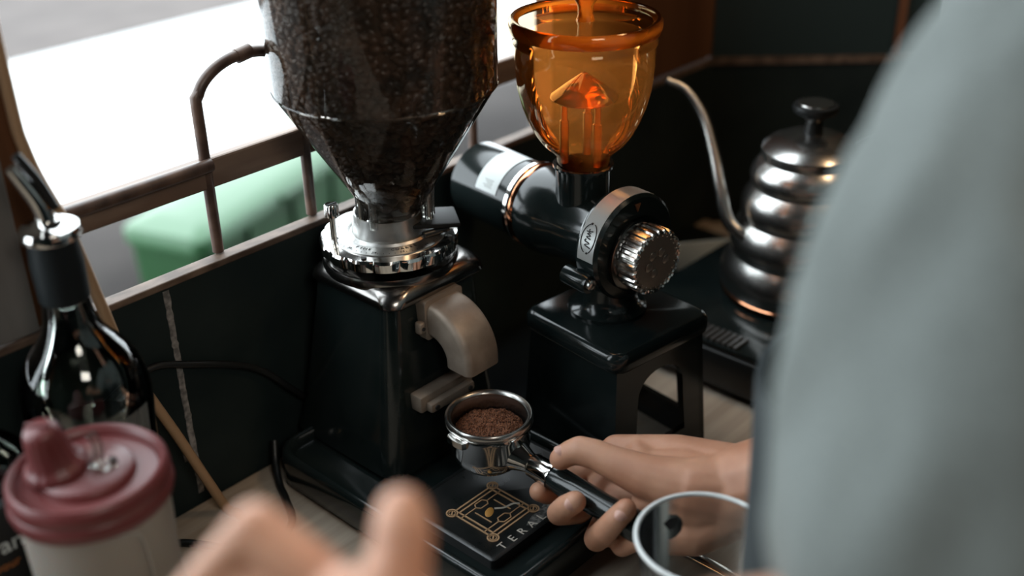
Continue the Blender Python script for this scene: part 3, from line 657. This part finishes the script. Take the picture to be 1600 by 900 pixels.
# cables
tc_ = BM(); tube(tc_, [(.3078, .722, .75), (.3078, .722, .4157), (.3108, .722, .345), (.3246, .715, .286), (.3370, .716, .222), (.3475, .712, .165), (.3728, .706, .090), (.3890, .702, .040), (.4014, .700, .0050), (.4040, .688, .0044), (.4000, .665, .0044)], .0042, 10)
tag(link('tan_cable', tc_, TAN), 'tan cable hanging from the window down to the counter', 'cable')
bc = BM(); tube(bc, [(.300, .7285, .120), (.3636, .7285, .1463), (.4051, .7285, .1345), (.4637, .7285, .1036), (.4950, .722, .070), (.518, .7285, .040), (.53, .7285, .004), (.545, .7275, .0035)], .0030, 10)
tag(link('black_cable', bc, CABLE), 'black cable looping across the dark wall panel to the tall grinder', 'cable')
bc = BM(); tube(bc, [(.4700, .722, .028), (.462, .712, .012), (.4520, .695, .0035), (.443, .675, .0035), (.425, .645, .0035), (.385, .632, .0035), (0.366, 0.673, .0035), (0.343, 0.700, .0035), (.305, .690, .0035)], .0033, 10)
tag(link('power_cord', bc, CABLE), 'black power cord lying on the counter left of the tall grinder', 'cord')
ms = BM(); box(ms, .6085, .6185, .262, .405, .0002, .0030, .0006)
tag(link('metal_strip', ms, CHROME), 'narrow polished metal strip lying on the counter below the hand', 'metal strip')

# cup
cu = thing('plastic_cup', 'clear plastic cup with a thick pale rim in front of the wrist', 'cup', (.5145, .3065, 0))
link('cup_wall', lathe(BM(), [(0, .002), (.029, .002), (.030, .004), (.0455, .120)], 64), CLEAR, cu, ang=80)
link('rolled_rim', lathe(BM(), [(.0455+.0017*math.cos(2*PI*k/10), .1215+.0017*math.sin(2*PI*k/10)) for k in range(10)], 64, closed=True), principled('rim_white', (.75, .77, .76), .3), cu)
def oncup(u, z):
    R = .030+(z-.004)/.116*.0155+.0004; return (R*math.cos(u), R*math.sin(u), z)
pt = BM(); 
for pts in (((-2.55, .100), (-2.45, .108), (-2.35, .104), (-2.40, .096), (-2.5, .094), (-2.56, .100)), ((-2.5, .094), (-2.55, .080)), ((-2.4, .095), (-2.3, .080)), ((-2.55, .084), (-2.42, .088), (-2.28, .084))):
    tube(pt, [oncup(u, z) for u, z in pts], .0006, 6, sub=5)
link('line_drawing', pt, INK, cu)
t = BM(); n_ = 12
t.faces.new([t.verts.new(oncup(1.15+.22*math.cos(2*PI*k/n_), .098+.010*math.sin(2*PI*k/n_))) for k in range(n_)])
b_ = BM(); join(b_, t); link('round_print', b_, INK, cu, smooth=False)

# ---------------------------------------------------------------- person
def capsule(bm, a, b, ra, rb, seg=14):
    a = Vector(a); b = Vector(b); t = BM(); d = b-a
    q = d.to_track_quat('Z', 'Y').to_matrix().to_4x4() if d.length > 1e-6 else Matrix()
    t1_ = BM(); bmesh.ops.create_uvsphere(t1_, u_segments=seg, v_segments=seg//2+1, radius=ra); bmesh.ops.translate(t1_, vec=a, verts=t1_.verts); join(t, t1_)
    t1_ = BM(); bmesh.ops.create_uvsphere(t1_, u_segments=seg, v_segments=seg//2+1, radius=rb); bmesh.ops.translate(t1_, vec=b, verts=t1_.verts); join(t, t1_)
    r = bmesh.ops.convex_hull(t, input=t.verts)
    bmesh.ops.delete(t, geom=[g for g in r['geom_interior'] if isinstance(g, bmesh.types.BMVert)] , context='VERTS')
    o = BM()
    lo = [f for f in t.faces]
    join(bm, t); o.free()
def remesh(bm, voxel, smooth=6):
    me = bpy.data.meshes.new('r'); bmesh.ops.recalc_face_normals(bm, faces=bm.faces); bm.to_mesh(me); bm.free(); o = bpy.data.objects.new('r', me); COL.objects.link(o)
    m = o.modifiers.new('r', 'REMESH'); m.mode = 'VOXEL'; m.voxel_size = voxel; m.adaptivity = 0
    if smooth: s = o.modifiers.new('s', 'SMOOTH'); s.iterations = smooth; s.factor = .5
    dg = bpy.context.evaluated_depsgraph_get(); dg.update(); me2 = bpy.data.meshes.new_from_object(o.evaluated_get(dg)); t = BM(); t.from_mesh(me2)
    bpy.data.objects.remove(o); bpy.data.meshes.remove(me); bpy.data.meshes.remove(me2); return t
def chain(bm, pts):       # pts: list of ((x,y,z), r)
    for (a, ra), (b, rb) in zip(pts, pts[1:]): capsule(bm, a, b, ra, rb)

Lsh = Vector((0.4839, 0.1116, 0.5365)); Rsh = Lsh+.32*Vector((.93, .37, 0)); Rsh.z -= .02
Lel = Vector((0.3068, 0.0767, 0.3217)); Lwr = Vector((0.1891, 0.2078, 0.3051))
Rel = Vector((.705, .150, .205)); Rwr = Vector((0.6059, 0.3442, 0.0859))
MID = (Lsh+Rsh)/2; FWD = Vector((-.37, .93, 0)).normalized(); ACR = Vector((.93, .37, 0)).normalized()
PEL = Vector((.512, .108, 0)); F2 = Vector((-.8, .6, 0)); A2 = Vector((.6, .8, 0))
def FT(t): return FWD.lerp(F2, min(1, t*1.5)).normalized()
def AT(t): return ACR.lerp(A2, min(1, t*1.5)).normalized()
# right hand
rh = BM()
IM, MM, RM, PM = (0.5968, 0.4429, 0.0820), (0.5890, 0.4388, 0.0661), (0.5799, 0.4264, 0.0546), (0.5729, 0.4091, 0.0486)
CMC = (0.5855, 0.3617, 0.0907)
chain(rh, [(Rel, .040), (tuple(Rel.lerp(Rwr, .45)), .038), (Rwr, .0320)])
for q, r0_, r1_ in ((IM, .021, .0120), (MM, .020, .0118), (RM, .021, .0118), (PM, .021, .0110)): chain(rh, [(Rwr, r0_+.004), (tuple(Vector(Rwr).lerp(Vector(q), .5)), r0_-.001), (q, r1_)])
chain(rh, [((0.6045, 0.3368, 0.0746), .022), ((0.5793, 0.3553, 0.0591), .0185), ((0.5676, 0.3783, 0.0509), .0155), (PM, .012)])
chain(rh, [((0.6150, 0.3510, 0.0966), .021), ((0.6094, 0.3928, 0.0930), .0165), (IM, .012)])
chain(rh, [(CMC, .0225), ((0.5698, 0.3939, 0.0952), .0170), ((0.5614, 0.4204, 0.1004), .0130), ((0.5580, 0.4330, 0.1032), .0117), ((0.5539, 0.4445, 0.1036), .0113), ((0.5499, 0.4512, 0.1002), .0098), ((0.5457, 0.4564, 0.0947), .0090)])
chain(rh, [(CMC, .0235), ((0.6154, 0.3337, 0.0857), .033)])
chain(rh, [((0.5781, 0.3968, 0.0890), .0155), ((0.5964, 0.4192, 0.0875), .0135)])
chain(rh, [(Rwr, .029), ((0.5869, 0.3618, 0.0779), .0235), ((0.5716, 0.3882, 0.0733), .0165)])
chain(rh, [(Rwr, .027), ((0.5990, 0.3737, 0.0885), .0225), ((0.5870, 0.4060, 0.0853), .016)])
chain(rh, [(IM, .0112), ((0.5760, 0.4710, 0.0530), .0095), ((0.5484, 0.4716, 0.0518), .0085), ((0.5354, 0.4695, 0.0630), .0080)])
chain(rh, [(MM, .0112), ((0.5599, 0.4491, 0.0390), .0098), ((0.5312, 0.4459, 0.0570), .0096), ((0.5279, 0.4363, 0.0701), .0094), ((0.5286, 0.4277, 0.0791), .0086)])
chain(rh, [(RM, .0112), ((0.5410, 0.4168, 0.0420), .0100), ((0.5335, 0.4034, 0.0615), .0098), ((0.5362, 0.3959, 0.0747), .0092), ((0.5407, 0.3903, 0.0844), .0084)])
chain(rh, [(PM, .0106), ((0.5460, 0.3964, 0.0441), .0090), ((0.5464, 0.3830, 0.0574), .0086), ((0.5534, 0.3736, 0.0678), .0076)])
rh = remesh(rh, .0012, 22)
# left hand (near the lens)
lh = BM()
LI, LM_, LR, LP = (0.1840, 0.2603, 0.3330), (0.1773, 0.2612, 0.3206), (0.1715, 0.2552, 0.3135), (0.1684, 0.2450, 0.3090)
chain(lh, [(Lel, .041), (tuple(Lel.lerp(Lwr, .45)), .037), (Lwr, .026)])
for q, r1_ in ((LI, .0125), (LM_, .0125), (LR, .012), (LP, .011)): chain(lh, [(Lwr, .023), (tuple(Lwr.lerp(Vector(q), .5)), .018), (q, r1_)])
chain(lh, [(Lwr, .023), ((0.1872, 0.2276, 0.3276), .0175), ((0.1931, 0.2375, 0.3421), .0135), ((0.2010, 0.2412, 0.3491), .0112), ((0.2061, 0.2449, 0.3546), .0112), ((0.2101, 0.2488, 0.3586), .0095)])
chain(lh, [((0.1861, 0.2359, 0.3304), .017), ((0.1834, 0.2510, 0.3331), .014)])
chain(lh, [(LI, .0118), ((0.1776, 0.2921, 0.3477), .0108), ((0.1657, 0.3024, 0.3315), .0092), ((0.1560, 0.3098, 0.3191), .0082)])
chain(lh, [(LM_, .0118), ((0.1698, 0.2986, 0.3303), .0105), ((0.1548, 0.3087, 0.3160), .0094), ((0.1456, 0.3136, 0.3052), .0084)])
chain(lh, [(LR, .0112), ((0.1644, 0.2898, 0.3179), .0100), ((0.1507, 0.2989, 0.3063), .0090), ((0.1418, 0.3021, 0.2981), .0082)])
chain(lh, [(LP, .0104), ((0.1609, 0.2718, 0.3072), .0088), ((0.1503, 0.2779, 0.3003), .0080), ((0.1432, 0.2809, 0.2943), .0074)])
lh = remesh(lh, .0014, 5)
# trunk, upper arms, neck, head, legs
tb_ = BM()
chain(tb_, [(Lsh, .052), (Lel, .042)]); chain(tb_, [(Rsh, .052), (Rel, .042)])
chain(tb_, [(Lel, .041), (tuple(Lel.lerp(Lwr, .4)), .037)]); chain(tb_, [(Rel, .040), (tuple(Rel.lerp(Rwr, .4)), .037)])
chest = MID-FWD*.035+Vector((0, 0, -.10)); waist = PEL.lerp(chest, .45)
for s in (-1, 1):
    chain(tb_, [(tuple(MID+ACR*s*.13+Vector((0, 0, -.005))), .05), (tuple(chest+ACR*s*.075), .100), (tuple(waist+A2*s*.045), .084), (tuple(PEL+A2*s*.055), .092)])
    kne = PEL+A2*s*.07+F2*.0+Vector((0, 0, -.42)); ank = PEL+A2*s*.09-F2*.03+Vector((0, 0, -.815)); toe = ank+F2*.15+Vector((0, 0, -.035))
    chain(tb_, [(tuple(PEL+A2*s*.065), .085), (tuple(kne), .056), (tuple(ank), .040)]); chain(tb_, [(tuple(ank+Vector((0, 0, -.035))), .035), (tuple(toe), .028)])
nb_ = MID+Vector((0, 0, .03)); HC = MID+FWD*.06+Vector((0, 0, .235)); LOOK = Vector((-.45, .80, -.42)).normalized(); HUP = (Vector((0, 0, 1))-LOOK*LOOK.z).normalized(); HS = LOOK.cross(HUP)
chain(tb_, [(tuple(nb_-Vector((0, 0, .03))), .058), (tuple(HC-HUP*.085-LOOK*.02), .048)])
capsule(tb_, HC+HUP*.03-LOOK*.015, HC+HUP*.02+LOOK*.02, .083, .078); capsule(tb_, HC-HUP*.02+LOOK*.02, HC-HUP*.085+LOOK*.058, .066, .032)
capsule(tb_, HC+HUP*.005+LOOK*.092, HC-HUP*.035+LOOK*.108, .008, .013)
for s in (-1, 1): capsule(tb_, HC+HS*s*.079+HUP*.01, HC+HS*s*.080-HUP*.03, .012, .009)
tb_ = remesh(tb_, .0065, 6)
allb = BM(); join(allb, rh); join(allb, lh); join(allb, tb_)
person = tag(link('person', allb, SKIN, ang=180), 'person in a grey shirt and dark apron holding the portafilter, left hand blurred in front', 'person')
# nails
def nail(c, n, d, w, l, name='fingernail'):
    c = Vector(c); n = Vector(n).normalized(); d = Vector(d); d = (d-n*d.dot(n)).normalized(); s = d.cross(n)
    t = BM(); bmesh.ops.create_uvsphere(t, u_segments=16, v_segments=10, radius=1)
    for v in t.verts:
        x, y, z = v.co; e = abs(x)**1.0
        v.co = c + s*x*w*(1.0) + d*y*l + n*(z*.0009 - x*x*.0022 + .0001)
    b = BM(); join(b, t); return link(name, b, NAIL, person)
VIEW = Vector((0, 0, .62))
def toward(p): return (VIEW-Vector(p)).normalized()
_m1, _m2 = (0.5279, 0.4363, 0.0701), (0.5286, 0.4277, 0.0791); _c = Vector(_m1).lerp(Vector(_m2), .75); nail(_c+toward(_c)*.0086, toward(_c), Vector(_m2)-Vector(_m1), .0056, .0068)
_m1, _m2 = (0.5362, 0.3959, 0.0747), (0.5407, 0.3903, 0.0844); _c = Vector(_m1).lerp(Vector(_m2), .65); nail(_c+toward(_c)*.0084, toward(_c)+Vector((-.2, 0, .1)), Vector(_m2)-Vector(_m1), .0053, .0068)
_m1, _m2 = (0.5499, 0.4512, 0.1002), (0.5457, 0.4564, 0.0947); _c = Vector(_m1).lerp(Vector(_m2), .55); _n = Vector((-.25, .0, 1)); _n.normalize(); nail(_c+_n*.0092, _n, Vector(_m2)-Vector(_m1), .0056, .0070)
# shirt
sh = BM()
def lerpv(a, b, t): return tuple(Vector(a).lerp(Vector(b), t))
chain(sh, [(tuple(Lsh+Vector((0, 0, .0))), .061), (lerpv(Lsh, Lel, .58), .093), (lerpv(Lsh, Lel, .92), .072)])
chain(sh, [(Rsh, .066), (lerpv(Rsh, Rel, .5), .062), (lerpv(Rsh, Rel, .85), .060)])
for s in (-1, 1):
    chain(sh, [(tuple(MID+ACR*s*.13+Vector((0, 0, -.005))), .062), (tuple(chest+ACR*s*.078), .112), (tuple(waist+A2*s*.045), .098), (tuple(PEL+A2*s*.055+Vector((0, 0, -.03))), .104)])
capsule(sh, MID+Vector((0, 0, .0)), MID+Vector((0, 0, .02)), .070, .064)
sh = remesh(sh, .006, 5)
for v in sh.verts:
    p = v.co; nn = noise.fractal(Vector((p.x*11, p.y*11, p.z*4)), 1, 2, 3)
    fold = math.sin((p.x*.8+p.y*.5)*55+p.z*16+6*noise.noise(p*7))
    v.co += v.normal*(.009*nn+.0060*fold)
link('shirt', sh, SHIRT, person, ang=180)['label'] = 'loose grey short-sleeved shirt'
# apron: shell standing off the front of the trunk
ap = BM(); S = []
for k in range(13):
    z = .28-k*.078; t = min(1, max(0, (MID.z-z)/(MID.z-PEL.z))); c_ = MID.lerp(PEL, t); c_.z = z
    FW, AC = FT(t), AT(t); w_ = .095; rf_ = .146
    S.append([tuple(c_+AC*(w_*math.sin(a))*1.15+FW*(rf_*math.cos(a)+.010)+Vector((0, 0, 0))) for a in [math.radians(-80+160*i/16) for i in range(17)]]+
             [tuple(c_+AC*(w_*math.sin(a))*1.13+FW*(rf_*math.cos(a)+.006)) for a in [math.radians(80-160*i/16) for i in range(17)]])
loft(ap, S); link('apron', ap, APRON, person, ang=60)['label'] = 'dark charcoal apron'
trs = BM()
for s in (-1, 1):
    kne = PEL+A2*s*.07+F2*.0+Vector((0, 0, -.42)); ank = PEL+A2*s*.09-F2*.03+Vector((0, 0, -.80))
    chain(trs, [(tuple(PEL+A2*s*.055+Vector((0, 0, -.01))), .103), (tuple(kne), .072), (tuple(ank), .058)])
link('trousers', remesh(trs, .01, 4), TROUS, person, ang=180)
for s in (-1, 1):
    ank = PEL+A2*s*.09-F2*.03+Vector((0, 0, -.855)); sb = BM(); chain(sb, [(tuple(ank), .044), (tuple(ank+F2*.16+Vector((0, 0, -.006))), .037)]); link('shoe', sb, BLACKR, person)
hr = BM(); capsule(hr, HC+HUP*.042-LOOK*.025, HC+HUP*.045+LOOK*.008, .088, .082); capsule(hr, HC+HUP*.0-LOOK*.035, HC-HUP*.02-LOOK*.04, .076, .062)
link('hair', remesh(hr, .006, 3), HAIR, person, ang=180)
for s in (-1, 1):
    link('eye', ball(BM(), tuple(HC+HS*s*.031+LOOK*.088+HUP*.008), .011), EYE, person); link('eyebrow', tube(BM(), [tuple(HC+HS*s*.015+LOOK*.099+HUP*.028), tuple(HC+HS*s*.033+LOOK*.097+HUP*.033), tuple(HC+HS*s*.05+LOOK*.083+HUP*.027)], .003, 8), HAIR, person)
link('mouth', tube(BM(), [tuple(HC+HS*-.022+LOOK*.088-HUP*.063), tuple(HC+LOOK*.097-HUP*.061), tuple(HC+HS*.022+LOOK*.088-HUP*.063)], .0045, 8), LIP, person)
